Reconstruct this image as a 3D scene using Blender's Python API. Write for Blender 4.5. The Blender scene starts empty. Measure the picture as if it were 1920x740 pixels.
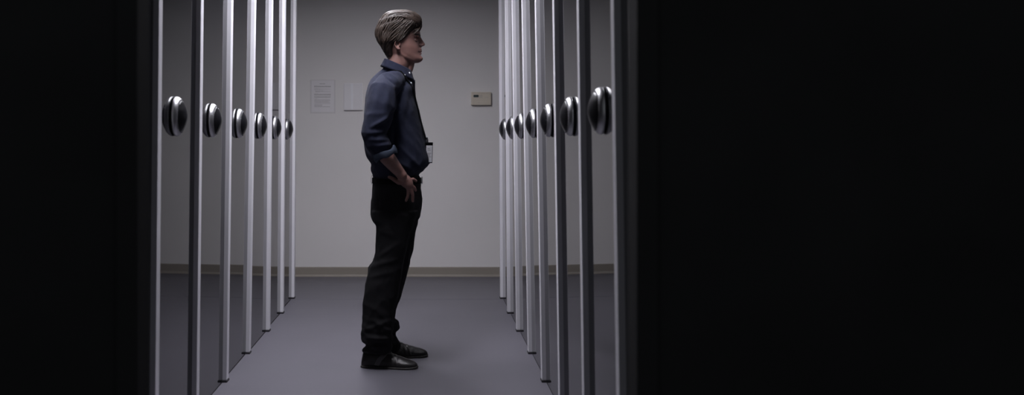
import bpy, math, random
import numpy as np
from mathutils import Vector, Matrix, noise
random.seed(7)
COL = bpy.context.scene.collection
PI = math.pi
F = 1900.0                 # focal length in pixels of the 1920 wide frame
VX, VY = 795.0, 270.0      # vanishing point of the aisle
CH = 1.124                 # camera height
def P(px, py, Y):          # real position of a measured point at distance Y
    return Vector(((px - VX) * Y / F, Y, CH - (py - VY) * Y / F))

# ------------------------------------------------------------ materials
def mat(name, col, rough=0.5, metal=0.0, spec=0.5, bump=0.0, bscale=60.0, var=0.0, vscale=4.0, coat=0.0,
        emit=None, estr=0.0, sss=0.0, stretch=(1, 1, 1), sheen=0.0, ior=1.5):
    m = bpy.data.materials.new(name); m.use_nodes = True
    nt = m.node_tree; b = nt.nodes['Principled BSDF']
    b.inputs['Base Color'].default_value = (*col, 1); b.inputs['Roughness'].default_value = rough
    b.inputs['Metallic'].default_value = metal; b.inputs['Specular IOR Level'].default_value = spec
    b.inputs['IOR'].default_value = ior
    b.inputs['Coat Weight'].default_value = coat
    b.inputs['Sheen Weight'].default_value = sheen
    if sss:
        b.inputs['Subsurface Weight'].default_value = sss
        b.inputs['Subsurface Radius'].default_value = (.012, .005, .003)
        b.inputs['Subsurface Scale'].default_value = 1.0
    if emit:
        b.inputs['Emission Color'].default_value = (*emit, 1); b.inputs['Emission Strength'].default_value = estr
    tc = nt.nodes.new('ShaderNodeTexCoord'); mp = nt.nodes.new('ShaderNodeMapping')
    mp.inputs['Scale'].default_value = stretch
    nt.links.new(tc.outputs['Object'], mp.inputs['Vector'])
    if var:
        n = nt.nodes.new('ShaderNodeTexNoise'); n.inputs['Scale'].default_value = vscale; n.inputs['Detail'].default_value = 5
        nt.links.new(mp.outputs[0], n.inputs['Vector'])
        r = nt.nodes.new('ShaderNodeValToRGB')
        r.color_ramp.elements[0].position = .3; r.color_ramp.elements[1].position = .7
        r.color_ramp.elements[0].color = (*[c * (1 - var) for c in col], 1)
        r.color_ramp.elements[1].color = (*[min(1, c * (1 + var)) for c in col], 1)
        nt.links.new(n.outputs['Fac'], r.inputs[0]); nt.links.new(r.outputs[0], b.inputs['Base Color'])
    if bump:
        n = nt.nodes.new('ShaderNodeTexNoise'); n.inputs['Scale'].default_value = bscale; n.inputs['Detail'].default_value = 4
        nt.links.new(mp.outputs[0], n.inputs['Vector'])
        k = nt.nodes.new('ShaderNodeBump'); k.inputs['Strength'].default_value = bump; k.inputs['Distance'].default_value = .002
        nt.links.new(n.outputs['Fac'], k.inputs['Height']); nt.links.new(k.outputs[0], b.inputs['Normal'])
    return m
M = dict(
    wall=mat('wall_paint', (.80, .775, .765), .75, bump=.25, bscale=220, var=.02, vscale=1.5),
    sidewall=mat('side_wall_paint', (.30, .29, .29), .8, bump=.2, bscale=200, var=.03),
    floor=mat('vinyl_floor', (.128, .123, .145), .45, bump=.05, bscale=90, var=.04, vscale=2.5, spec=.35),
    seam=mat('floor_seam', (.13, .125, .15), .7, var=.1),
    ceiling=mat('ceiling_tile', (.10, .10, .105), .9, bump=.5, bscale=120, var=.05),
    baseboard=mat('vinyl_baseboard', (.30, .268, .228), .5, var=.03),
    black=mat('black_paint', (.035, .035, .036), .9, spec=.1, var=.1),
    black2=mat('black_edge_trim', (.02, .024, .027), .6, spec=.2, var=.1),
    body=mat('cabinet_steel', (.05, .05, .056), .5, var=.05, bump=.1),
    door=mat('black_gloss_door', (.006, .006, .0075), .012, spec=.5, var=.1, ior=1.52),
    strip=mat('white_edge_strip', (.69, .68, .725), .42, var=.02, vscale=8),
    foot=mat('black_rubber', (.012, .010, .014), .6, var=.1),
    silver=mat('brushed_silver', (.56, .56, .58), .36, metal=1.0, var=.04, vscale=30, bump=.15, bscale=200, stretch=(1, 1, 8)),
    dome=mat('black_dome', (.008, .008, .010), .28, spec=.3, var=.1),
    grip=mat('dark_chrome_grip', (.30, .30, .32), .18, metal=1.0, var=.1),
    metal=mat('fixture_white', (.8, .8, .8), .5, var=.03),
    diffuser_strong=mat('lamp_diffuser_strong', (.9, .9, .9), .5, emit=(.93, .92, 1.0), estr=80.0),  # same diffuser, emission raised to brighten the edge strip fronts
    diffuser=mat('lamp_diffuser', (.9, .9, .9), .5, emit=(.93, .92, 1.0), estr=58.0),
    skin=mat('skin', (.205, .108, .092), .5, bump=.15, bscale=350, var=.08, vscale=25, sss=.15),
    lip=mat('lip', (.30, .12, .10), .45, var=.08), eye=mat('eye_white', (.16, .145, .14), .35, var=.02),
    iris=mat('iris', (.03, .025, .02), .1, var=.1),
    hair=mat('brown_hair', (.028, .0175, .0125), .52, bump=.7, bscale=260, var=.35, vscale=60, stretch=(.5, 1, 1), spec=.38),
    brow=mat('eyebrow_hair', (.035, .022, .016), .7, var=.2),
    shirt=mat('navy_chambray', (.0155, .018, .0345), .85, bump=.5, bscale=900, var=.14, vscale=45, sheen=.04, spec=.12),
    cuff=mat('shirt_inside', (.042, .054, .080), .85, bump=.5, bscale=900, var=.12, vscale=60, spec=.2),
    trouser=mat('black_denim', (.014, .0136, .015), .9, bump=.5, bscale=700, var=.15, vscale=30, spec=.12),
    shoe=mat('black_leather', (.013, .011, .011), .38, bump=.5, bscale=160, var=.2, vscale=30),
    shoe_strap=mat('polished_strap', (.07, .066, .068), .30, bump=.2, bscale=200, var=.1),
    sole=mat('dark_sole', (.030, .027, .025), .6, var=.1),
    leather=mat('belt_leather', (.004, .0038, .0038), .85, spec=.1, var=.1, bump=.2),
    strap=mat('lanyard_webbing', (.004, .004, .005), .95, spec=.1, bump=.4, bscale=800, var=.1),
    white=mat('white_plastic', (.75, .75, .76), .4, var=.03),
    paper=mat('paper', (.80, .775, .79), .6, var=.02, vscale=10),
    sleeve=mat('clear_sleeve', (.74, .715, .715), .25, var=.02, vscale=8),
    ink=mat('grey_ink', (.47, .45, .455), .7, var=.1),
    panel=mat('pale_panel', (.80, .78, .80), .45, var=.02, vscale=12),
    ribm=mat('pale_panel_band', (.84, .83, .86), .4, var=.02),
    beige=mat('beige_plastic', (.66, .59, .49), .5, var=.03), lcd=mat('lcd', (.05, .065, .065), .25, var=.3, vscale=90),
    button=mat('beige_button', (.52, .47, .41), .5, var=.03), mark=mat('thermostat_marking', (.38, .34, .31), .6, var=.1),
    badge_w=mat('badge_card', (.85, .85, .88), .35, var=.03), badge_d=mat('badge_print', (.10, .10, .12), .5, var=.2),
    wire=mat('grey_wire', (.35, .35, .36), .4, var=.1),
)

# ------------------------------------------------------------ mesh helpers
class MB:
    def __init__(s): s.v = []; s.f = []
    def add(s, vs, fs):
        o = len(s.v); s.v += [tuple(v) for v in vs]; s.f += [tuple(i + o for i in f) for f in fs]; return s
    def box(s, x0, x1, y0, y1, z0, z1):
        v = [(x, y, z) for x in (x0, x1) for y in (y0, y1) for z in (z0, z1)]
        return s.add(v, [(0, 1, 3, 2), (4, 6, 7, 5), (0, 4, 5, 1), (2, 3, 7, 6), (0, 2, 6, 4), (1, 5, 7, 3)])
    def rings(s, rings, cap=True, closed=False):
        n = len(rings[0]); vs = [p for r in rings for p in r]; fs = []
        m = len(rings); rr = m if closed else m - 1
        for i in range(rr):
            a, b = i * n, ((i + 1) % m) * n
            for j in range(n):
                k = (j + 1) % n; fs.append((a + j, a + k, b + k, b + j))
        if cap and not closed:
            fs.append(tuple(range(n))[::-1]); fs.append(tuple(range((m - 1) * n, m * n)))
        return s.add(vs, fs)
    def tube(s, pts, rad, n=12, flat=None, up=None, round_ends=True):
        pts = [Vector(p) for p in pts]; rad = list(rad) if hasattr(rad, '__len__') else [rad] * len(pts)
        if round_ends:
            d0 = (pts[0] - pts[1]).normalized(); d1 = (pts[-1] - pts[-2]).normalized()
            r0, r1 = rad[0], rad[-1]
            pts = [pts[0] + d0 * r0 * .95, pts[0] + d0 * r0 * .7] + pts + [pts[-1] + d1 * r1 * .7, pts[-1] + d1 * r1 * .95]
            rad = [r0 * .3, r0 * .72] + rad + [r1 * .72, r1 * .3]
        R = []; u = Vector(up) if up else None
        for i, p in enumerate(pts):
            t = (pts[min(i + 1, len(pts) - 1)] - pts[max(i - 1, 0)]).normalized()
            if u is None: u = t.orthogonal().normalized()
            u = (u - t * u.dot(t)).normalized(); w = t.cross(u)
            k = 1.0 if flat is None else flat
            R.append([p + u * math.cos(a) * rad[i] * k + w * math.sin(a) * rad[i] for a in [2 * PI * j / n for j in range(n)]])
        return s.rings(R)
    def ell(s, c, r, rot=None, n=20, m=12):
        c = Vector(c); R = []
        for i in range(m):
            a = PI * (i + .5) / m
            ring = []
            for j in range(n):
                b = 2 * PI * j / n
                q = Vector((r[0] * math.sin(a) * math.cos(b), r[1] * math.sin(a) * math.sin(b), -r[2] * math.cos(a)))
                if rot: q = rot @ q
                ring.append(c + q)
            R.append(ring)
        return s.rings(R)
    def lathe(s, prof, n=48, axis='x', org=(0, 0, 0)):     # prof: (radius, height along axis)
        R = []
        for r, h in prof:
            ring = []
            for j in range(n):
                a = 2 * PI * j / n
                c, d = r * math.cos(a), r * math.sin(a)
                q = (h, c, d) if axis == 'x' else (c, d, h)
                ring.append((q[0] + org[0], q[1] + org[1], q[2] + org[2]))
            R.append(ring)
        return s.rings(R)
    def mesh(s, name):
        me = bpy.data.meshes.new(name); me.from_pydata(s.v, [], s.f); me.update()
        import bmesh
        bm = bmesh.new(); bm.from_mesh(me); bmesh.ops.recalc_face_normals(bm, faces=bm.faces); bm.to_mesh(me); bm.free()
        return me
    def build(s, name, m, parent=None, smooth=False, bevel=0.0, seg=2):
        return link(name, s.mesh(name), m, parent, smooth, bevel, seg)
def link(name, me, m, parent=None, smooth=False, bevel=0.0, seg=2):
    o = bpy.data.objects.new(name, me); COL.objects.link(o)
    if not me.materials: me.materials.append(m)
    if smooth:
        for p in me.polygons: p.use_smooth = True
    if bevel:
        b = o.modifiers.new('bevel', 'BEVEL'); b.width = bevel; b.segments = seg; b.limit_method = 'ANGLE'
    if parent: o.parent = parent
    return o
def remesh(mb, voxel, smooth=4, fac=.5):
    me = mb.mesh('tmp'); o = bpy.data.objects.new('tmp', me); COL.objects.link(o)
    r = o.modifiers.new('r', 'REMESH'); r.mode = 'VOXEL'; r.voxel_size = voxel
    if smooth:
        k = o.modifiers.new('s', 'SMOOTH'); k.iterations = smooth; k.factor = fac
    dg = bpy.context.evaluated_depsgraph_get(); dg.update()
    out = bpy.data.meshes.new_from_object(o.evaluated_get(dg))
    bpy.data.objects.remove(o); bpy.data.meshes.remove(me)
    return out
def displace(me, fn):       # fn(co array, normal array) -> displacement along the normal, or an offset array
    n = len(me.vertices); co = np.empty(n * 3); me.vertices.foreach_get('co', co); co = co.reshape(-1, 3)
    no = np.empty(n * 3); me.vertices.foreach_get('normal', no); no = no.reshape(-1, 3)
    d = fn(co, no)
    co = co + (no * d[:, None] if d.ndim == 1 else d)
    me.vertices.foreach_set('co', co.reshape(-1)); me.update()
def tag(o, label, cat, group=None, kind=None):
    o['label'] = label; o['category'] = cat
    if group: o['group'] = group
    if kind: o['kind'] = kind
    return o
def struct(o, label=None):
    o['kind'] = 'structure'
    if label: o['label'] = label
    return o
def empty(name, loc):
    o = bpy.data.objects.new(name, None); COL.objects.link(o); o.location = loc; o.empty_display_size = .1; return o
def local(o, root):        # child built in world coordinates under an Empty at root
    o.parent = root; o.matrix_parent_inverse = Matrix.Translation(-Vector(root.location)); return o

# ------------------------------------------------------------ room
WY = 8.61; CEIL = 2.60; XL, XR = -3.2, 2.9; Y0 = 1.95
d = MB(); d.box(XL, XR, -1.2, WY, -.08, 0); struct(d.build('floor', M['floor']), 'blue grey vinyl floor')
d = MB(); d.box(XL, XR, 7.352, 7.358, 0.0, .0006); struct(d.build('trim_1', M['seam']), 'thin seam line across the floor at the end of the rows')
d = MB(); d.box(XL, XR, WY, WY + .1, -.08, CEIL + .1); struct(d.build('wall_back', M['wall']), 'plain light grey wall at the end of the aisle')
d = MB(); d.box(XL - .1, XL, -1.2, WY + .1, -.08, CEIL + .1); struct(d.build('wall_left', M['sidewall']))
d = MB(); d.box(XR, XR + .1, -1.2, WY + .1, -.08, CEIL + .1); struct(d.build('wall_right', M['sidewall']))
d = MB(); d.box(XL, XR, Y0, WY, CEIL, CEIL + .1); struct(d.build('ceiling', M['ceiling']))
# baseboard with a small cove at the toe
R = [(0, .082), (-.004, .082), (-.006, .076), (-.006, .018), (-.010, .006), (-.018, 0), (0, 0)]
d = MB(); d.rings([[(x, WY + a, b) for a, b in R] for x in (XL, XR)]); struct(d.build('baseboard_back', M['baseboard']), 'beige grey baseboard along the end wall')
# black partitions that frame the aisle on the camera side
PY = 2.02
xl, xr = (277 - VX) * PY / F, (1180 - VX) * PY / F
d = MB(); d.box(XL, xl, Y0, PY, 0, CEIL); d.box(xl - .04, xl + .001, Y0 - .01, PY + .01, 0, CEIL)
struct(d.build('wall_front_left', M['black'], bevel=.003), 'unlit black partition left of the aisle opening')
d = MB(); d.box(xr, XR, Y0, PY, 0, CEIL); d.box(xr - .001, xr + .04, Y0 - .01, PY + .01, 0, CEIL)
struct(d.build('wall_front_right', M['black'], bevel=.003), 'unlit black partition right of the aisle opening')

# ------------------------------------------------------------ cabinets
def di(i): return 4.785 + .6465 * (i - 3)
HT = 2.38; ST = .05; SP = .0195
def make_cabinet(name):
    """stands at the near end of its bay; +x is the aisle side, the front plane is x = 0, y runs away from the camera"""
    L = .6465
    root = empty(name, (0, 0, 0))
    b = MB()
    b.box(-.60, -.022, ST + .004, L + ST - .002, .02, HT)
    b.build('body', M['body'], root, bevel=.004)
    dr = MB(); dr.box(-.0215, 0, ST + .006, L - .0005, .006, HT - .004)
    dr.build('door', M['door'], root, bevel=.0012)
    s = MB(); s.box(-.0215, SP, L, L + ST, .010, HT)
    s.build('edge_strip', M['strip'], root, bevel=.0015, seg=1)
    f = MB(); f.box(-.02, SP + .003, L - .006, L + ST + .002, 0, .0095)
    f.build('foot', M['foot'], root, bevel=.002)
    f2 = MB(); f2.box(-.0215, .0, ST + .006, L - .007, 0, .005)
    f2.build('bottom_seal', M['foot'], root)
    # round handle: dark collar against the door, silver rim, black dome
    hc = (0.0, .46 * L + .012, 1.228)
    col = MB().lathe([(.060, .0), (.066, .0003), (.066, .0025), (.052, .0028)], 48, 'x', hc)
    h = col.build('rotary_handle', M['foot'], root, smooth=False)
    rim = MB().lathe([(.050, .0026), (.069, .0026), (.0728, .0034), (.0744, .0055), (.0744, .0090), (.0730, .0130), (.0702, .0178), (.0665, .0220), (.0630, .0246), (.059, .0254), (.05, .023)], 64, 'x', hc)
    rim.build('rim', M['silver'], h, smooth=True)
    prof = [(.058, .022), (.0600, .0256), (.057, .0284), (.052, .0318), (.045, .0357), (.036, .0398), (.026, .0436), (.016, .0462), (.008, .0474), (.002, .0478)]
    MB().lathe(prof, 64, 'x', hc).build('dome', M['dome'], h, smooth=True)
    g = MB()
    for k in range(36):
        a = 2 * PI * k / 36
        g.ell((hc[0] + .0264, hc[1] + .0608 * math.cos(a), hc[2] + .0608 * math.sin(a)), (.0014, .0015, .0015), n=8, m=6)
    g.build('grip_ring', M['grip'], h, smooth=True)
    return root
def copy_tree(o, parent=None):
    c = o.copy(); COL.objects.link(c); c.parent = parent
    for ch in list(o.children): copy_tree(ch, c)
    return c
proto = make_cabinet('storage_cabinet')
# measured for each unit: (front plane at the floor, slight inward lean)
leanL = {0: (-.948, .0096), 1: (-.9495, .0117), 2: (-.9515, .0128), 3: (-.9555, .0156), 4: (-.9485, .0090), 5: (-.9545, .0066), 6: (-.9640, .0065)}
leanR = {-1: (.5745, .0148), 0: (.5750, .0139), 1: (.5755, .0151), 2: (.5775, .0169), 3: (.5800, .0180), 4: (.5760, .0140), 5: (.5745, .0080), 6: (.5750, .0050)}
ordn = ['endmost one, standing furthest from the camera', 'second from the far wall', 'third from the far wall', 'fourth from the far wall',
        'fifth from the far wall', 'sixth from the far wall', 'seventh from the far wall', 'eighth from the far wall']
first = True
for side, lean in (('L', leanL), ('R', leanR)):
    for i in sorted(lean):
        o = proto if first else copy_tree(proto); first = False
        X, a = lean[i]
        if side == 'L':
            o.location = (X, di(i), 0); o.rotation_euler = (0, a, 0)
            row = 'in the row behind the man\'s back'
        else:
            o.location = (X, di(i), 0); o.scale = (-1, 1, 1); o.rotation_euler = (0, -a, 0)
            row = 'in the row the man faces'
        o['label'] = 'glossy black cabinet ' + row + ', ' + ordn[6 - i].replace('endmost one, standing furthest from the camera', 'nearest to the far wall')
        o['category'] = 'cabinet'
        o['group'] = 'glossy cabinets ' + row

# ------------------------------------------------------------ ceiling lights
def make_light(y, k=1.0):
    r = empty('ceiling_light', (-.40, y, CEIL))
    fr = MB(); w, l, t = .16, .30, .03
    for a in ((-w, -w + t, -l, l), (w - t, w, -l, l), (-w + t, w - t, -l, -l + t), (-w + t, w - t, l - t, l)):
        fr.box(a[0], a[1], a[2], a[3], -.028, -.001)
    fr.build('frame', M['metal'], r, bevel=.002)
    df = MB(); df.box(-w + t, w - t, -l + t, l - t, -.016, -.006); df.build('diffuser', M['diffuser' if k <= 1 else 'diffuser_strong'], r)
    return r
for y, lb in ((4.47, 'slim ceiling light closest to the camera'), (5.38, 'slim ceiling light above the standing man'), (6.24, 'slim ceiling light closest to the end wall')):
    tag(make_light(y, 1.3 if y < 5 else 1.0), lb, 'ceiling light', 'ceiling lights above the aisle')

# ------------------------------------------------------------ things on the end wall
def wx(px): return (px - VX) * WY / F
def wz(py): return CH - (py - VY) * WY / F
# notice in a sleeve
x0, x1, z0, z1 = wx(581.5), wx(629), wz(212.5), wz(149.5)
r = empty('notice_sheet', ((x0 + x1) / 2, WY, z0))
local(MB().box(x0, x1, WY - .0022, WY + .001, z0, z1).build('sleeve', M['sleeve']), r)
local(MB().box(x0 + .012, x1 - .012, WY - .0034, WY - .0023, z0 + .012, z1 - .006).build('paper', M['paper']), r)
tx = MB(); rnd = random.Random(3)
def textline(tx, xa, xb, z, h, y):
    x = xa
    while x < xb:
        w = min(rnd.uniform(.005, .014), xb - x)
        tx.box(x, x + w, y - .0004, y, z - h / 2, z + h / 2); x += w + .0028
    return tx
def nx(u): return wx(570 + u / 9.25)
def nz(v): return wz(140 + v / 9.25)
for v, u0, u1, h in ((158, 272, 365, .0062), (187, 180, 232, .002), (200, 178, 465, .0048), (211, 178, 465, .0048), (235, 178, 300, .002), (250, 178, 460, .0024),
                     (260, 178, 300, .0022), (281, 190, 345, .0028), (291, 200, 458, .0024), (301, 200, 270, .002), (325, 180, 240, .002),
                     (340, 180, 465, .005), (352, 180, 465, .005), (380, 180, 462, .004), (392, 180, 460, .0046), (414, 182, 235, .002),
                     (436, 182, 450, .0034), (446, 182, 455, .003), (465, 182, 430, .0028), (477, 182, 455, .004), (501, 182, 460, .0036),
                     (520, 182, 315, .0026), (531, 182, 320, .0026), (541, 182, 310, .0026), (555, 182, 450, .004)):
    textline(tx, nx(u0), nx(u1), nz(v), h, WY - .0034)
local(tx.build('printed_text', M['ink']), r)
tag(r, 'printed notice sheet in a clear sleeve on the end wall behind the man', 'notice')
# blank pale panel beside it
x0, x1, z0, z1 = wx(645), wx(680), wz(206), wz(156)
r = empty('wall_panel', ((x0 + x1) / 2, WY, z0))
local(MB().box(x0, x1, WY - .012, WY, z0, z1).build('plate', M['panel'], bevel=.002), r)
local(MB().box(wx(658), wx(662), WY - .0135, WY - .0122, z0 + .002, z1 - .002).build('band', M['ribm'], bevel=.0005), r)
local(MB().box(x0, x1, WY - .016, WY, z0 - .005, z0 - .0004).build('lip', M['ink'], bevel=.001), r)  # shadow along the plate's lower edge, put in as a grey strip
tag(r, 'blank pale rectangular panel on the end wall, partly hidden by the man\'s shoulder', 'wall panel')
# thermostat
x0, x1, z0, z1 = wx(883.3), wx(920.3), wz(197), wz(172.8)
def tx_(u): return wx(870 + u / 14.8)
def tz_(v): return wz(160 + v / 14.8)
r = empty('thermostat', ((x0 + x1) / 2, WY, z0)); T = .038
local(MB().box(x0, x1, WY - T, WY + .001, z0, z1).build('housing', M['beige'], bevel=.003), r)
local(MB().box(x0 + .002, x1 - .002, WY - T - .002, WY - T - .0001, z0 + .001, tz_(455)).build('lower_cover', M['beige'], bevel=.001), r)
local(MB().box(x0 + .012, x1 - .008, WY - .001 - T, WY - T - .0001, z1 - .010, z1 - .0088).build('groove', M['mark']), r)
local(MB().box(tx_(258), tx_(400), WY - T - .0015, WY - T - .0001, tz_(335), tz_(268)).build('display', M['lcd']), r)
for a, b in ((270, 283), (295, 315), (330, 348)):
    local(MB().box(tx_(408), tx_(505), WY - T - .0025, WY - T - .0001, tz_(b), tz_(a)).build('button', M['button'], bevel=.0006), r)
mk = MB(); textline(mk, tx_(560), tx_(680), tz_(336), .0016, WY - T - .0001); local(MB().box(tx_(398), tx_(408), WY - T - .0026, WY - T - .0020, tz_(500), tz_(475)).build('notch', M['mark']), r)
local(mk.build('marking', M['mark']), r)
tag(r, 'beige wall thermostat with small dark display on the end wall', 'thermostat')

# ------------------------------------------------------------ the man
YC = 5.20; S = F / YC
def interp_rings(rows, sub=4):     # rows: (py, xl, xr, cy, hw)  -> smooth resampling
    rows = [tuple(map(float, r)) for r in rows]; out = []
    a = np.array(rows); t = np.arange(len(rows))
    tt = np.linspace(0, len(rows) - 1, (len(rows) - 1) * sub + 1)
    def cr(col):
        res = []
        for q in tt:
            i = min(int(q), len(rows) - 2); f = q - i
            p0, p1, p2, p3 = col[max(i - 1, 0)], col[i], col[i + 1], col[min(i + 2, len(rows) - 1)]
            res.append(.5 * (2 * p1 + (p2 - p0) * f + (2 * p0 - 5 * p1 + 4 * p2 - p3) * f * f + (3 * p1 - p0 - 3 * p2 + p3) * f ** 3))
        return res
    return list(zip(*[cr(a[:, k]) for k in range(a.shape[1])]))
def loft(mb, rows, n=56, ex=2.3, front=0.0, sub=4):
    R = []
    for py, xl_, xr_, cy, hw in interp_rings(rows, sub):
        A = P(xl_, py, cy); B = P(xr_, py, cy); c = (A + B) / 2; a = (B.x - A.x) / 2
        ring = []
        for j in range(n):
            t = 2 * PI * j / n; ct, st = math.cos(t), math.sin(t)
            x = a * math.copysign(abs(ct) ** (2 / ex), ct); y = hw * math.copysign(abs(st) ** (2 / ex), st)
            y *= 1 - front * max(0, ct) ** 1.5
            ring.append(Vector((c.x + x, cy + y, c.z)))
        R.append(ring)
    mb.rings(R); return mb

feet_c = P(735, 690, 5.2)
man = empty('person', (feet_c.x, YC, 0))
tag(man, 'man in a navy shirt and black trousers standing side-on in the aisle, hand on hip', 'person')

def mir(p): return Vector((p[0], 2 * YC - p[1], p[2]))
# body: one continuous surface
b = MB()
head = [(25.5, 739, 756, YC, .022), (29, 726, 770, YC, .050), (37, 715, 782, YC, .068), (47, 710, 786, YC, .075), (57, 709, 787.2, YC, .0775), (65, 709.5, 788.2, YC, .077),
        (70, 711, 786.6, YC, .0755), (75, 712, 785.0, YC, .074), (82, 714, 786.0, YC, .0725), (89, 718, 787.2, YC, .070), (95, 721, 788.0, YC, .0655), (102, 727, 788.4, YC, .060),
        (107, 734, 790.5, YC, .053), (111, 742, 791.8, YC, .046), (115, 755, 790, YC, .034), (118, 766, 784, YC, .018)]
loft(b, head, 64, 2.25, front=.22)
ch = lambda px, py, y=0: P(px, py, YC) + Vector((0, y, 0))
# nose
b.tube([ch(785.5, 68), ch(788.2, 74), ch(791.3, 79.5), ch(793.6, 83)], [.0075, .0082, .0095, .0098], 14)
b.tube([ch(783.5, 68), ch(785.5, 75), ch(787, 81), ch(788, 85)], [.0115, .0120, .0130, .0120], 16)
for s in (-1, 1): b.ell(ch(789.8, 84.6, s * .0105), (.010, .0075, .0065))
b.ell(ch(793.4, 83.4), (.0085, .0085, .0075))
b.ell(ch(787, 93), (.0105, .020, .010)); b.ell(ch(787.8, 96.6), (.010, .019, .0045)); b.ell(ch(787.4, 100.2), (.0105, .018, .0055))
b.ell(ch(788.5, 110), (.0125, .020, .013))
for s in (-1, 1):
    b.ell(ch(783.5, 69.5, s * .027), (.010, .024, .007))
    b.tube([ch(747, 97, s * .050), ch(760, 106, s * .042), ch(775, 111.5, s * .027), ch(785, 112, s * .012)], [.016, .016, .015, .013], 12)
    # ear: helix, lobe and tragus
    e = lambda px, py, o: ch(px, py, s * (.0745 + o))
    hel = [e(750.5, 88, -.001), e(751, 83, .002), e(748.5, 79.5, .006), e(744.5, 79, .009), e(741.5, 82, .011), e(741.5, 87, .010), e(744, 92, .007), e(747.5, 95, .003)]
    b.tube(hel, [.0035, .0036, .0036, .0038, .004, .0042, .0046, .005], 10)
    b.ell(e(746, 86.5, .001), (.0125, .0042, .018)); b.ell(e(748.5, 94, .001), (.007, .005, .007))
# neck and torso
b.tube([ch(751, 92), ch(749, 108), ch(747, 119), ch(744, 131)], [.054, .057, .059, .056], 28)
b.tube([ch(770, 113), ch(769.5, 122), ch(766, 131)], [.022, .020, .022], 16)
tor = [(128, 726, 762, YC, .048), (140, 712, 769, YC, .060), (158, 699, 772, YC, .125), (190, 694, 778, YC, .165), (235, 692, 784, YC, .155), (280, 694, 791, YC, .15), (320, 702, 784, YC, .145),
       (360, 703, 784, YC, .155), (395, 702, 780, YC, .155), (415, 715, 770, YC, .14)]
loft(b, tor, 48)
for m_ in (lambda p: p, mir):
    b.tube([m_(P(735, 156, 5.08)), m_(P(721, 170, 5.03)), m_(P(712, 205, 4.97)), m_(P(702, 246, 4.935))], [.055, .058, .048, .040], 20)
    b.tube([m_(P(702, 246, 4.935)), m_(P(707, 264, 4.935)), m_(P(717, 281, 4.942)), m_(P(727, 296, 4.950)), m_(P(740, 312, 4.966)), m_(P(749, 322.5, 4.980)), m_(P(754.5, 330, 4.986))],
           [.040, .041, .0405, .038, .0315, .0265, .026], 20)
    # palm, thumb and four fingers
    q = lambda px, py, y: m_(P(px, py, y))
    hr = Matrix.Rotation(math.radians(48), 3, 'Y')
    b.ell(q(760.5, 339.0, 4.992), (.046, .0155, .030), hr)
    b.tube([q(753, 331, 4.986), q(762, 338, 4.990), q(766.5, 343, 4.998)], [.0205, .0215, .0165], 12, flat=.75, up=(0, 1, 0))
    b.tube([q(754, 341, 4.994), q(747, 341.5, 4.998), q(740, 337, 5.003), q(733.5, 333.2, 5.008), q(729.5, 331.8, 5.012)], [.0155, .0125, .0105, .0092, .0078], 12)
    b.tube([q(764, 341, 4.998), q(770, 336.8, 5.003), q(775, 335.6, 5.008), q(780, 338.8, 5.016)], [.0120, .0095, .0088, .0075], 12)
    b.tube([q(767, 345, 4.998), q(772.5, 348, 4.995), q(777, 352, 5.004), q(779.3, 356.5, 5.018)], [.0115, .0092, .0085, .0075], 12)
    b.tube([q(766, 347, 4.998), q(771.4, 355.5, 4.998), q(774, 365.5, 5.004), q(774, 377, 5.014)], [.0115, .0093, .0086, .0072], 12)
    b.tube([q(763, 348, 4.998), q(765.8, 357, 4.999), q(765.0, 367, 5.005), q(761.5, 376, 5.014)], [.0115, .0092, .0084, .0070], 12)
    b.tube([q(764, 346, 4.996), q(766.5, 347, 4.996), q(768, 342, 4.996)], [.0125, .012, .0115], 10)
b.tube([P(742, 395, 5.11), P(735, 480, 5.10), P(718, 560, 5.09), P(704, 630, 5.10), P(701, 652, 5.11)], [.06, .050, .045, .032, .030], 20)
b.tube([P(742, 395, 5.29), P(738, 480, 5.31), P(726, 560, 5.33), P(720, 632, 5.34), P(721, 655, 5.34)], [.06, .050, .042, .030, .030], 20)
me = remesh(b, .0026, 9, .5)
eyeZ = ch(781.5, 75.8).z; eyeX = ch(782.5, 75.8).x
def face(co, no):
    d = np.zeros(len(co))
    for s in (-1, 1):
        r2 = ((co[:, 0] - eyeX - .002) / .016) ** 2 + ((co[:, 1] - (YC + s * .031)) / .017) ** 2 + ((co[:, 2] - eyeZ) / .0085) ** 2
        d -= .0060 * np.exp(-r2)
        e = ch(746.5, 86.5)
        m2 = ((co[:, 0] - e.x) / .0085) ** 2 + ((co[:, 2] - e.z) / .0115) ** 2
        sel = (s * (co[:, 1] - YC) > .06) & (s * no[:, 1] > .2)
        d -= np.where(sel, .007 * np.exp(-m2), 0)
    mz = ch(790, 98.5).z
    m2 = ((co[:, 2] - mz) / .0022) ** 2 + ((co[:, 1] - YC) / .026) ** 4
    d -= np.where(co[:, 0] > ch(780, 98).x, .0035 * np.exp(-m2), 0)
    return d
displace(me, face)
body = link('body', me, M['skin'], None, smooth=True); local(body, man)
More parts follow.
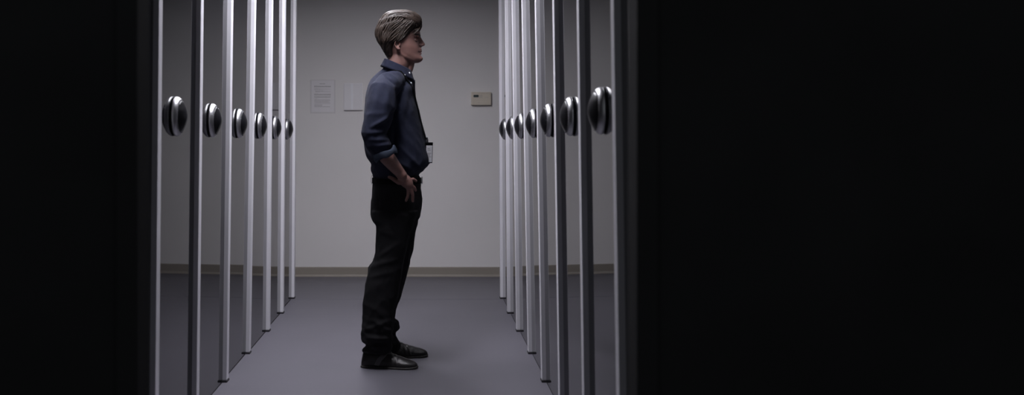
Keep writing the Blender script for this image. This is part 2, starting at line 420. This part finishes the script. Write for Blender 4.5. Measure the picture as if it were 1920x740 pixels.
# eyes, brows, lips
for s in (-1, 1):
    e = local(MB().ell(ch(777.6, 76.2, s * .031), (.0112, .0112, .0105), n=24, m=16).build('eye', M['eye'], smooth=True), man)
    i = local(MB().ell(ch(777.6, 76.2, s * .031) + Vector((.0092, s * .0008, 0)), (.0028, .0056, .0056), n=20, m=8).build('iris', M['iris'], smooth=True), man)
    i.parent = e; i.matrix_parent_inverse = Matrix.Identity(4)
    lid = MB()
    for dz, k in ((.0058, 1), (.0030, 1), (-.0050, .8)):
        lid.tube([ch(777.6, 76.2, s * .031) + Vector((math.cos(t) * .0122 * .95 - .0005, math.sin(t) * .0130, dz * math.cos(t * .8))) for t in [(-1.2 + 2.4 * j / 8) for j in range(9)]],
                 [.0018, .0026, .003, .0032, .0032, .0032, .003, .0026, .0018], 8)
    local(lid.build('eyelid', M['skin'], smooth=True), man)
    br = MB()
    for k in range(90):
        u = k / 89; yy = .012 + .042 * u; px_ = 787.2 - 9.5 * u ** 2.0; py_ = 68.6 - 2.2 * math.sin(u * 2.4) + random.uniform(-1.0, 1.0)
        a = ch(px_ + .2, py_, s * yy) + Vector((.0012, 0, 0)); br.tube([a, a + Vector((-.002 * u + .0008, s * .005, random.uniform(.000, .0025))), a + Vector((-.0035, s * .009, random.uniform(-.002, .002)))], [.0020, .0017, .0006], 5)
    local(br.build('eyebrow', M['brow'], smooth=True), man)

# fold helper: ridges along measured segments, on the camera side of the cloth
def seg_ridges(co, segs):
    px = VX + co[:, 0] * F / co[:, 1]; py = VY - (co[:, 2] - CH) * F / co[:, 1]; d = np.zeros(len(co))
    for (x0, y0, x1, y1, w, amp) in segs:
        vx, vy = x1 - x0, y1 - y0; L2 = vx * vx + vy * vy
        t = np.clip(((px - x0) * vx + (py - y0) * vy) / L2, 0, 1)
        dist2 = (px - x0 - t * vx) ** 2 + (py - y0 - t * vy) ** 2
        d += amp * np.exp(-dist2 / (w * w)) * (.35 + .65 * np.sin(PI * np.clip(t * .9 + .05, 0, 1)))
    return d
def nz3(co, sc, seed):
    out = np.empty(len(co)); 
    for i in range(len(co)):
        out[i] = noise.noise(Vector((co[i, 0] * sc[0] + seed, co[i, 1] * sc[1], co[i, 2] * sc[2])))
    return out

# hair: shaped mass plus locks
hrows = [(23.0, 737, 753, YC, .022), (25.5, 726, 769, YC, .048), (30, 719, 781, YC, .066), (37, 714.5, 787, YC, .078), (45, 711, 787, YC, .083), (52, 708, 780, YC, .0855), (60, 706.5, 774, YC, .087),
         (68, 706.5, 769, YC, .089), (75, 708.5, 764, YC, .0895), (80, 711, 758, YC, .0890), (84.5, 713.5, 745, YC, .080), (93, 718, 741, YC, .069), (100, 722, 740, YC, .058), (107, 725, 738, YC, .048)]
hb = MB(); loft(hb, hrows, 64, 2.7)
hi_ = interp_rings(hrows, 8)
def hs(theta, py, off=0.0):
    i = min(range(len(hi_)), key=lambda k: abs(hi_[k][0] - py)); _, xa, xb, cy, hw = hi_[i]
    A = P(xa, py, YC); B = P(xb, py, YC); a = (B.x - A.x) / 2 + off; ct, st = math.cos(theta), math.sin(theta)
    return Vector(((A.x + B.x) / 2 + a * math.copysign(abs(ct) ** (2 / 2.7), ct), YC + (hw + off) * math.copysign(abs(st) ** (2 / 2.7), st), A.z))
hshell = remesh(hb, .0035, 3)
from mathutils.bvhtree import BVHTree
bv = BVHTree.FromPolygons([v.co.copy() for v in hshell.vertices], [tuple(p.vertices) for p in hshell.polygons])
lk = MB(); rn = random.Random(11)
def lock(pts, r, n=6):
    k = len(pts); lk.tube(pts, [r * (.55 + .6 * math.sin(PI * min(1, (j + .6) / k))) * (1 - .75 * (j / (k - 1)) ** 2) for j in range(k)], n, flat=.6)
# sides and back: from the parting down and backwards
for k in range(560):
    s = rn.choice((-1, 1)); th0 = rn.uniform(.42, 3.05); py0 = rn.uniform(32, 66)
    ct = math.cos(th0)
    low = 84 if ct > .05 else (84 + (24 * min(1, (.05 - ct) / .45)))
    L = rn.uniform(16, 34); py1 = min(py0 + L, low + rn.uniform(-2, 1.5)); 
    if py1 - py0 < 8: continue
    dr = rn.uniform(.05, .38) * (1 if ct > -.6 else .4)
    pts = []
    o0 = rn.uniform(-.001, .003) + (.003 if py0 < 50 else 0)
    for j in range(8):
        u = j / 7; off = o0 + .003 * math.sin(PI * u) - .002 * u
        pts.append(hs(s * min(PI, th0 + dr * u), py0 + (py1 - py0) * u, off))
    lock(pts, rn.uniform(.0020, .0044))
# lower fringe at nape, sideburn and temple
for k in range(90):
    s = rn.choice((-1, 1)); th0 = rn.uniform(1.5, PI); py0 = rn.uniform(84, 98)
    pts = [hs(s * (th0 + .1 * j / 5), min(110, py0 + 11 * j / 5), .001 - .0006 * j) for j in range(6)]
    lock(pts, rn.uniform(.0025, .004))
# top: swept forward from the crown, parted, ending in a lifted fringe
top = [(718, 36), (727, 28.5), (738, 23.5), (750, 21.8), (762, 23), (774, 26), (783, 30), (789, 36.5), (791, 43), (790, 50), (787.5, 55)]
def topc(t, v):
    q = t * (len(top) - 1); i = min(int(q), len(top) - 2); f = q - i
    px = top[i][0] * (1 - f) + top[i + 1][0] * f; py = top[i][1] * (1 - f) + top[i + 1][1] * f
    drop = (v * v / .15) * S * (1 - .1 * t) + 6 * abs(v) / .06 * t
    return P(px - abs(v) * 90 * t, py + drop, YC) + Vector((0, v, 0))
for k in range(300):
    v = rn.uniform(-.074, .070); t0 = rn.uniform(0, .62); t1 = min(rn.uniform(.90, .98) if abs(v) < .05 else .86, t0 + rn.uniform(.28, .5)); w = rn.uniform(-.012, .012)
    ph = rn.uniform(0, 6)
    pts = []
    for j in range(9):
        u = j / 8; c = topc(t0 + (t1 - t0) * u, max(-.072, min(.072, v + w * u + .003 * math.sin(ph + 5 * u))))
        tt = t0 + (t1 - t0) * u; q, nn, _, _ = bv.find_nearest(c)
        lift = .0015 + .0035 * math.sin(PI * u) + .0045 * max(0, math.sin(5.5 * (tt - .1) + v * 25)) + .007 * max(0, (tt - .70) / .25)
        pts.append(q + nn * (lift + rn.uniform(-.0006, .0006)))
    lock(pts, rn.uniform(.0026, .0056))
for k in range(46):      # loose fringe over the forehead and temple
    s = rn.choice((-1, 1, -1)); v = s * rn.uniform(.005, .060); a = topc(.82, v); e = P(786 - abs(v) * 230 + rn.uniform(-2, 2), 54 + rn.uniform(-4, 6) + abs(v) * 200, YC) + Vector((0, v * 1.12, 0))
    md = (a + e) / 2 + Vector((.006, s * .003, .002)); lock([a, a * .6 + md * .4, md, md * .5 + e * .5 + Vector((.001, 0, 0)), e], rn.uniform(.002, .004))
hm = lk.mesh('locks')
part_ = [(714, 47, 722, 41), (722, 41, 735, 37), (735, 37, 750, 35.5), (750, 35.5, 764, 35.5), (764, 35.5, 775, 39), (775, 39, 783, 47)]
import bmesh
bm = bmesh.new(); bm.from_mesh(hshell); bm.from_mesh(hm); hall = bpy.data.meshes.new('hair'); bm.to_mesh(hall); bm.free()
def partfn(co, no):
    k = np.clip(seg_ridges(co, [(a, b_, c, d_, 1.6, 1.0) for a, b_, c, d_ in part_]), 0, 1) * (co[:, 1] < YC)
    up = np.clip(seg_ridges(co, [(a, b_ - 4, c, d_ - 4, 3.0, 1.0) for a, b_, c, d_ in part_]), 0, 1) * (co[:, 1] < YC)
    lo = np.clip(seg_ridges(co, [(a, b_ + 5, c, d_ + 5, 3.5, 1.0) for a, b_, c, d_ in part_]), 0, 1) * (co[:, 1] < YC)
    c0 = np.array(ch(748, 62)); v = co - c0; v /= np.linalg.norm(v, axis=1)[:, None]
    return v * (-.0065 * k + .0035 * up + .0030 * lo)[:, None]
displace(hall, partfn)
local(link('hair', hall, M['hair'], None, smooth=True), man)

# shirt
b = MB()
st = [(121, 721, 762, YC, .055), (128, 718, 765, YC, .060), (136, 709, 772, YC, .067), (145, 699, 775, YC, .080), (155, 692.5, 776, YC, .113), (168, 688, 776.5, YC, .168), (184, 685, 777.5, YC, .188), (205, 683.5, 783, YC, .190), (235, 682.5, 790, YC, .184),
      (262, 682, 797, YC, .180), (288, 685.5, 802, YC, .180), (300, 691, 804.5, YC, .178), (308, 696, 804, YC, .175), (314, 695.5, 799, YC, .172), (320, 696, 792, YC, .168), (327, 699, 786, YC, .162), (334, 700, 785, YC, .155)]
loft(b, st, 64, 2.25)
for m_ in (lambda p: p, mir):
    q = lambda px, py, y: m_(P(px, py, y))
    b.tube([q(735, 150, 5.13), q(729, 156, 5.09), q(726, 163, 5.05)], [.047, .054, .062], 24)
    b.tube([q(741, 152, 5.10), q(729, 160, 5.045), q(719, 173, 5.005), q(714, 203, 4.968), q(707, 230, 4.945), q(701, 250, 4.935), q(706.5, 267, 4.937), q(714, 279, 4.943)],
           [.055, .068, .077, .076, .067, .061, .058, .055], 28, round_ends=True)
me = remesh(b, .0042, 4)
sh_segs = [(698, 238, 728, 220, 4, .013), (690, 250, 722, 246, 4, .006), (694, 262, 730, 262, 4, .006), (704, 274, 734, 270, 4, .006), (686, 215, 720, 212, 5, .004), (728, 222, 724, 150, 5, .004),
           (748, 205, 746, 160, 4, -.010), (746, 205, 726, 226, 4, -.011), (740, 240, 738, 280, 4, -.008), (745, 270, 793, 320, 4, .007), (742, 300, 772, 318, 3.5, .007), (752, 250, 795, 295, 6, .004),
           (760, 215, 790, 262, 6, -.004), (700, 296, 735, 318, 4, .005), (712, 165, 702, 205, 6, .004), (730, 170, 718, 215, 6, .0045), (770, 175, 762, 240, 5, -.003), (721, 143, 727, 160, 2, -.003), (721, 143, 740, 158, 2.2, -.004), (740, 158, 748, 190, 2.2, -.004)]
n1 = None
def shfn(co, no):
    a = nz3(co, (11, 11, 7), 3.1); c = nz3(co, (24, 24, 16), 9.7)
    return seg_ridges(co, sh_segs) + .0030 * a + .0012 * (1 - np.abs(c) * 3)
displace(me, shfn)
shirt = link('shirt', me, M['shirt'], None, smooth=True); local(shirt, man)
sbv = BVHTree.FromPolygons([v.co.copy() for v in me.vertices], [tuple(p.vertices) for p in me.polygons])
# rolled cuffs
for m_ in (lambda p: p, mir):
    c0 = m_(P(719.5, 282.5, 4.945)); c1 = m_(P(723.0, 291.5, 4.948)); t = (c1 - c0).normalized(); u = t.orthogonal().normalized(); w = t.cross(u)
    R = []; n = 48
    for k in range(14):
        a = 2 * PI * k / 14; ring = []
        for j in range(n):
            g = 2 * PI * j / n; wob = 1 + .05 * math.sin(3 * g + 1) + .03 * math.sin(7 * g)
            rr = (.0555 + .0055 * math.cos(a)) * wob; h = (.0185 + .003 * math.sin(2 * g + .6) + .003 * math.sin(5 * g)) * math.sin(a) + .003 * math.sin(4 * g)
            ring.append((c0 + c1) / 2 + u * math.cos(g) * rr + w * math.sin(g) * rr + t * h)
        R.append(ring)
    cu = MB(); cu.rings(R, closed=True)
    o = cu.build('cuff', M['cuff'], None, smooth=True); o['label'] = 'rolled-up lighter blue shirt cuff'; local(o, man)
# collar: standing band that folds over, open at the throat
def col_pt(g, h):     # g: -pi..pi around the neck from the back, h: 0 outer tip .. 1 fold .. 2 inside bottom
    s = abs(g) / PI                                     # 0 back, 1 front
    topx = 722 + (770 - 722) * (1 - math.cos(g)) / 2; topy = 110.5 + 22 * ((1 - math.cos(g)) / 2) ** 1.05
    hw = .0665 * abs(math.sin(g)) ** .8
    p = P(topx, topy, YC); p.y = YC + math.copysign(hw, g)
    out = Vector((-math.cos(g), math.sin(g) * 1.0, 0))
    if h <= 1:
        drop = (.037 + .034 * s ** 2.0) * (1 - h); return p + out * (.004 + .021 * (1 - h)) + Vector((0 + .004 * (1 - h) * s, 0, -drop))
    return p - out * .001 + Vector((0, 0, -(.034) * (h - 1)))
R = []
for j in range(61):
    g = (-1 + 2 * j / 60) * PI * .90
    o_ = [col_pt(g, h) for h in (0, .25, .5, .75, .93)]; top_ = col_pt(g, 1); i_ = [col_pt(g, h) for h in (1.1, 1.5, 2.0)]
    out = Vector((-math.cos(g), math.sin(g), 0)); th = .0035
    ring = o_ + [top_ + Vector((0, 0, .0015))] + i_ + [q - out * (-th) for q in reversed(i_)] + [q - out * th for q in reversed(o_)]
    R.append(ring)
cm = MB(); cm.rings(R)
o = cm.build('collar', M['shirt'], None, smooth=True); local(o, man)
bt = MB()
cbv = BVHTree.FromPolygons([Vector(v) for v in cm.v], [tuple(f) for f in cm.f])
def on_cloth(px_, py_, sgn=-1):
    best = None
    o_ = P(px_, py_, YC) + Vector((0, sgn * .4, 0))
    for t_ in (cbv, sbv):
        h_ = t_.ray_cast(o_, Vector((0, -sgn, 0)))
        if h_[0] is not None and (best is None or h_[3] < best[1]): best = (h_[0], h_[3])
    return best[0] if best else P(px_, py_, YC)
for c, q in ((on_cloth(759, 143.2), .0052), (on_cloth(768.0, 138.3), .0050), (on_cloth(759, 143.2, 1), .0052), (on_cloth(771, 157), .0045),
             (P(783.0, 205, YC - .010), .0040), (P(788.6, 234, YC - .010), .0040)):
    local(MB().ell(c, (q, q * .6, q), n=14, m=8).build('button', M['white'], None, smooth=True), man)
# placket
pk = []
pl = [(776.5, 150), (776.5, 165), (778, 182), (783.6, 205), (790.3, 235), (797.2, 262), (802, 288), (804.3, 300), (804, 307)]
for px_, py_ in pl:
    c = P(px_, py_, YC); pk.append([c + Vector((dx, dy, 0)) for dx, dy in ((-.004, -.016), (.003, -.016), (.005, 0), (.003, .016), (-.004, .016))])
local(MB().rings(pk).build('placket', M['shirt'], None, smooth=False, bevel=.001), man)

# trousers
b = MB()
tr = [(325, 702, 784, YC, .150), (336, 699.5, 788, YC, .158), (350, 698.5, 788, YC, .163), (367, 697.5, 790.5, YC, .165), (385, 695.5, 790.5, YC, .166), (400, 695.5, 788, YC, .165), (412, 699, 783, YC, .160), (420, 706, 777, YC, .150)]
loft(b, tr, 60, 2.3)
nl = [(395, 697, 784, 5.115, .085), (412, 698, 779, 5.11, .088), (422, 704, 775, 5.108, .088), (440, 705, 770, 5.105, .086), (465, 704, 764, 5.10, .083), (485, 701.5, 758, 5.098, .081), (502, 691.5, 755, 5.095, .080), (518, 687.5, 752, 5.093, .078), (536, 685, 749, 5.09, .077),
      (565, 682, 744, 5.09, .075), (590, 680.5, 740, 5.09, .074), (615, 679, 738, 5.09, .073), (631, 677.8, 737, 5.09, .073), (637, 678, 737, 5.09, .073), (642, 683.5, 735, 5.09, .066), (648, 684.5, 735, 5.092, .066), (655, 680.5, 735, 5.096, .063), (659, 681.5, 733, 5.10, .058)]
loft(b, nl, 44, 2.3)
fl = [(395, 705, 787, 5.285, .085), (412, 706, 784, 5.29, .088), (430, 707, 781, 5.295, .086), (453, 706, 777, 5.30, .084), (476, 703, 772.5, 5.305, .081), (500, 699, 766, 5.31, .079), (518, 697, 761.5, 5.315, .078), (545, 697, 754, 5.32, .076), (563, 698, 749, 5.325, .075),
      (584, 699, 741, 5.33, .073), (596, 699, 739, 5.335, .071), (604, 699, 747, 5.335, .073), (612, 700, 749, 5.335, .073), (622, 701, 744, 5.34, .07), (631, 702, 742, 5.34, .069), (640, 703, 748, 5.34, .068), (647, 703, 750, 5.34, .066), (653, 704, 750, 5.34, .062), (658, 706, 746, 5.34, .054)]
loft(b, fl, 44, 2.3)
b.tube([P(728, 424, 5.2), P(758, 420, 5.2)], [.05, .05], 16)
me = remesh(b, .0045, 4)
tsegs = [(706, 430, 745, 445, 5, .004), (704, 485, 748, 455, 5, .006), (694, 500, 745, 486, 5, .006), (690, 520, 735, 510, 5, .004), (684, 570, 725, 590, 6, .004), (682, 620, 730, 600, 4, .007), (680, 634, 725, 634, 4, .008),
         (684, 646, 728, 644, 3, -.009), (700, 600, 732, 622, 4, .006), (725, 430, 745, 560, 6, .005), (768, 350, 772, 372, 3, -.004), (745, 350, 768, 358, 3, .003), (740, 400, 785, 405, 5, .004), (705, 352, 712, 395, 3, -.003)]
def trfn(co, no):
    a = nz3(co, (10, 10, 6), 17.0); c = nz3(co, (20, 20, 12), 5.5); zz = np.clip((co[:, 2]) / .5, 0, 1)
    low = np.exp(-((co[:, 2] - .14) / .09) ** 2)
    w = np.sin(co[:, 2] * 150 + 3 * a + co[:, 0] * 18)
    return seg_ridges(co, tsegs) + .004 * a + .0028 * (1 - np.abs(c) * 3) + .0028 * w * low
displace(me, trfn)
local(link('trousers', me, M['trouser'], None, smooth=True), man)
# belt with buckle and loops
R = []
n = 72
def beltring(py, grow):
    A = P(699 + (785 - 699) * 0, py, YC); B = P(788.5, py, YC); a = (B.x - A.x) / 2 + grow; hw = .1600 + grow; c = (A + B) / 2
    return [Vector((c.x + a * math.copysign(abs(math.cos(2 * PI * j / n)) ** (2 / 2.3), math.cos(2 * PI * j / n)), YC + hw * math.copysign(abs(math.sin(2 * PI * j / n)) ** (2 / 2.3), math.sin(2 * PI * j / n)), c.z)) for j in range(n)]
o = MB().rings([beltring(333, .000), beltring(333, .0035), beltring(343, .0045), beltring(343, .0)], closed=True).build('belt', M['leather'], None, smooth=False); local(o, man)
bc = P(790.5, 338, YC)
bk = MB()
for a in ((-.022, .022, .013, .018), (-.022, .022, -.018, -.013), (-.024, -.018, -.018, .018), (.018, .024, -.018, .018)):
    bk.box(bc.x - .001, bc.x + .005, YC + a[0], YC + a[1], bc.z + a[2], bc.z + a[3])
bk_o = bk.build('buckle', M['silver'], None, bevel=.001); bk_o.parent = o
# thin cord at the back of the waistband
cp = [(700, 326), (697.2, 329), (695.6, 334), (695.4, 340), (697, 345), (700, 347.5)]
local(MB().tube([P(x, y, YC - .05) for x, y in cp], .0011, 8).build('cord', M['wire'], None, smooth=True), man)

# shoes (built along +x at the origin, toe at +x, then turned outwards)
def make_shoe(name, X0, Yc, L, yaw, top=.135):
    rows = []   # t along the length, half width, sole top, upper height
    prof = [(0.00, .024, .050), (.03, .030, .082), (.08, .034, .098), (.18, .036, top - .030), (.30, .037, .098), (.42, .040, .088), (.52, .044, .074), (.64, .048, .062), (.76, .048, .052), (.86, .043, .045), (.93, .034, .038), (.975, .022, .031), (1.0, .009, .022)]
    mb = MB(); R = []
    for t, hw, h in prof:
        ring = []; n = 28
        for j in range(n):
            a = 2 * PI * j / n; c, s_ = math.cos(a), math.sin(a)
            z = .016 + (h - .016) * (max(0, s_) ** .8) if s_ >= 0 else .016 * (1 + s_)
            wd = hw * (1 - .42 * max(0, s_) ** 1.3)
            ring.append(Vector((t * L, wd * math.copysign(abs(c) ** .75, c) + .006 * math.sin(t * PI), z)))
        R.append(ring)
    mb.rings(R)
    me = remesh(mb, .003, 5)
    def fn(co, no):
        a = nz3(co, (45, 30, 40), 2.2); cr = np.sin(co[:, 0] * 260 + co[:, 1] * 60) * np.exp(-((co[:, 0] - .62 * L) / .025) ** 2) * (no[:, 2] > .1)
        return .0012 * a + .0011 * cr
    displace(me, fn)
    root = link(name, me, M['shoe'], None, smooth=True)
    sl = MB()
    def outline(g, z):
        return [Vector((t * L + (.002 if t > .9 else -.002 if t < .05 else 0), sg * (hw + g) + .006 * math.sin(t * PI), z + .004 * max(0, (t - .8) / .2) ** 2)) for sg, pr in ((1, prof), (-1, prof[::-1])) for t, hw, h in pr]
    sl.rings([outline(-.001, .000), outline(.0030, .002), outline(.0035, .008), outline(.001, .010)])
    sl.build('sole', M['sole'], root, smooth=False)
    # strap over the instep
    R = []
    for j in range(15):
        a = PI * j / 14; c, s_ = math.cos(a), math.sin(a)
        tx0 = .29 + .20 * s_; k = min(range(len(prof)), key=lambda i: abs(prof[i][0] - tx0)); hw = prof[k][1]; h = prof[k][2] + .003
        z = .016 + (h - .016) * s_ ** .8; y = (hw + .0035) * (1 - .42 * s_ ** 1.3) * math.copysign(abs(c) ** .75, c)
        R.append([Vector((tx0 * L + dx, y + .005, z + dz)) for dx, dz in ((-.012, .001), (-.012, .005), (.012, .001), (.012, -.003))])
    MB().rings(R).build('strap', M['shoe_strap'], root, smooth=False, bevel=.0008)
    o = root; o.parent = man
    o.location = Vector((X0, Yc, 0)) - Vector(man.location); o.rotation_euler = (0, 0, yaw)
    return o
hx = (678.5 - VX) * 5.10 / F
make_shoe('shoe', hx, 5.125, .284, math.radians(-10))
make_shoe('shoe', (801.5 - VX) * 5.38 / F - .282 * math.cos(math.radians(8)), 5.335, .282, math.radians(8))

# ------------------------------------------------------------ lanyard with badge (hangs on the man: its own thing)
bx_, by_ = 800.2, 285
bcen = P(bx_, by_, YC - .035)
lan = empty('badge_lanyard', (bcen.x, bcen.y, bcen.z - .055))
for s in (-1, 1):
    guide = [(719.5, 122, .012, 1), (722, 123.5, .040, 1), (730, 127, .066, 1), (742, 133, .088, 1), (751, 140, .096, 1), (758, 148, .092, 1), (764, 157, .080, 1), (770, 170, .062, 1), (776, 188, .044, 1), (782, 208, .033, 1),
             (788, 228, .022, 1), (793, 243, .010, .6), (798.0, 259, .002, 0)]
    pts = []
    for gx, gy, gv, pr_ in guide:
        g0 = P(gx, gy, YC) + Vector((0, s * gv - .030 * (1 - pr_), 0))
        q0, n0, _, _ = sbv.find_nearest(g0)
        pts.append((q0 + n0 * .0035) if pr_ else g0 + Vector((.001, 0, 0)))
    local(MB().tube(pts, [.0075] * len(pts), 10, flat=.5, up=(0, 0, 1)).build('strap', M['strap'], None, smooth=True), lan)
local(MB().tube([P(798.5, 258, YC - .03) + Vector((.006, 0, 0)), P(799, 262, YC - .032) + Vector((.006, 0, 0)), P(799.5, 267.5, YC - .034) + Vector((.006, 0, 0))], [.004, .0055, .0045], 10).build('clip', M['grip'], None, smooth=True), lan)
cd = MB().box(-.003, .003, -.022, .022, -.056, .050).build('holder', M['strap'], None, bevel=.0015)
cw = MB().box(.0031, .0040, -.0175, .0175, -.051, .034).build('card', M['badge_w'], None); cw.parent = cd
tl = MB()
for z, a, b_ in ((.018, -.010, .004), (.010, -.010, .008), (-.006, -.012, .012), (-.014, -.012, .006), (-.024, -.013, .013), (-.034, -.013, .002)): tl.box(.0041, .0045, a, b_, z - .0016, z + .0016)
t2 = tl.build('printed_text', M['ink'], None); t2.parent = cd
cd.parent = lan; cd.location = (.010, 0, .055); cd.rotation_euler = (0, math.radians(4), math.radians(-60))
tag(lan, 'black lanyard with a white identity badge hanging over the man\'s belly', 'badge')

# ------------------------------------------------------------ camera and render look
cam = bpy.data.cameras.new('camera'); co = bpy.data.objects.new('camera', cam); COL.objects.link(co)
co.location = (0, 0, CH); co.rotation_euler = (PI / 2, 0, 0)
cam.sensor_width = 36; cam.lens = F / 1920 * 36
cam.shift_x = (960 - VX) / 1920; cam.shift_y = -(370 - VY) / 1920
cam.dof.use_dof = True; cam.dof.focus_distance = 6.0; cam.dof.aperture_fstop = 2.8
cam.clip_start = .05
sc = bpy.context.scene; sc.camera = co
w = bpy.data.worlds.new('world'); sc.world = w; w.use_nodes = True
w.node_tree.nodes['Background'].inputs[0].default_value = (.9, .95, 1, 1); w.node_tree.nodes['Background'].inputs[1].default_value = .11
vs = sc.view_settings; vs.view_transform = 'Standard'; vs.look = 'None'; vs.gamma = 1.0; vs.exposure = 0.0; vs.use_curve_mapping = False
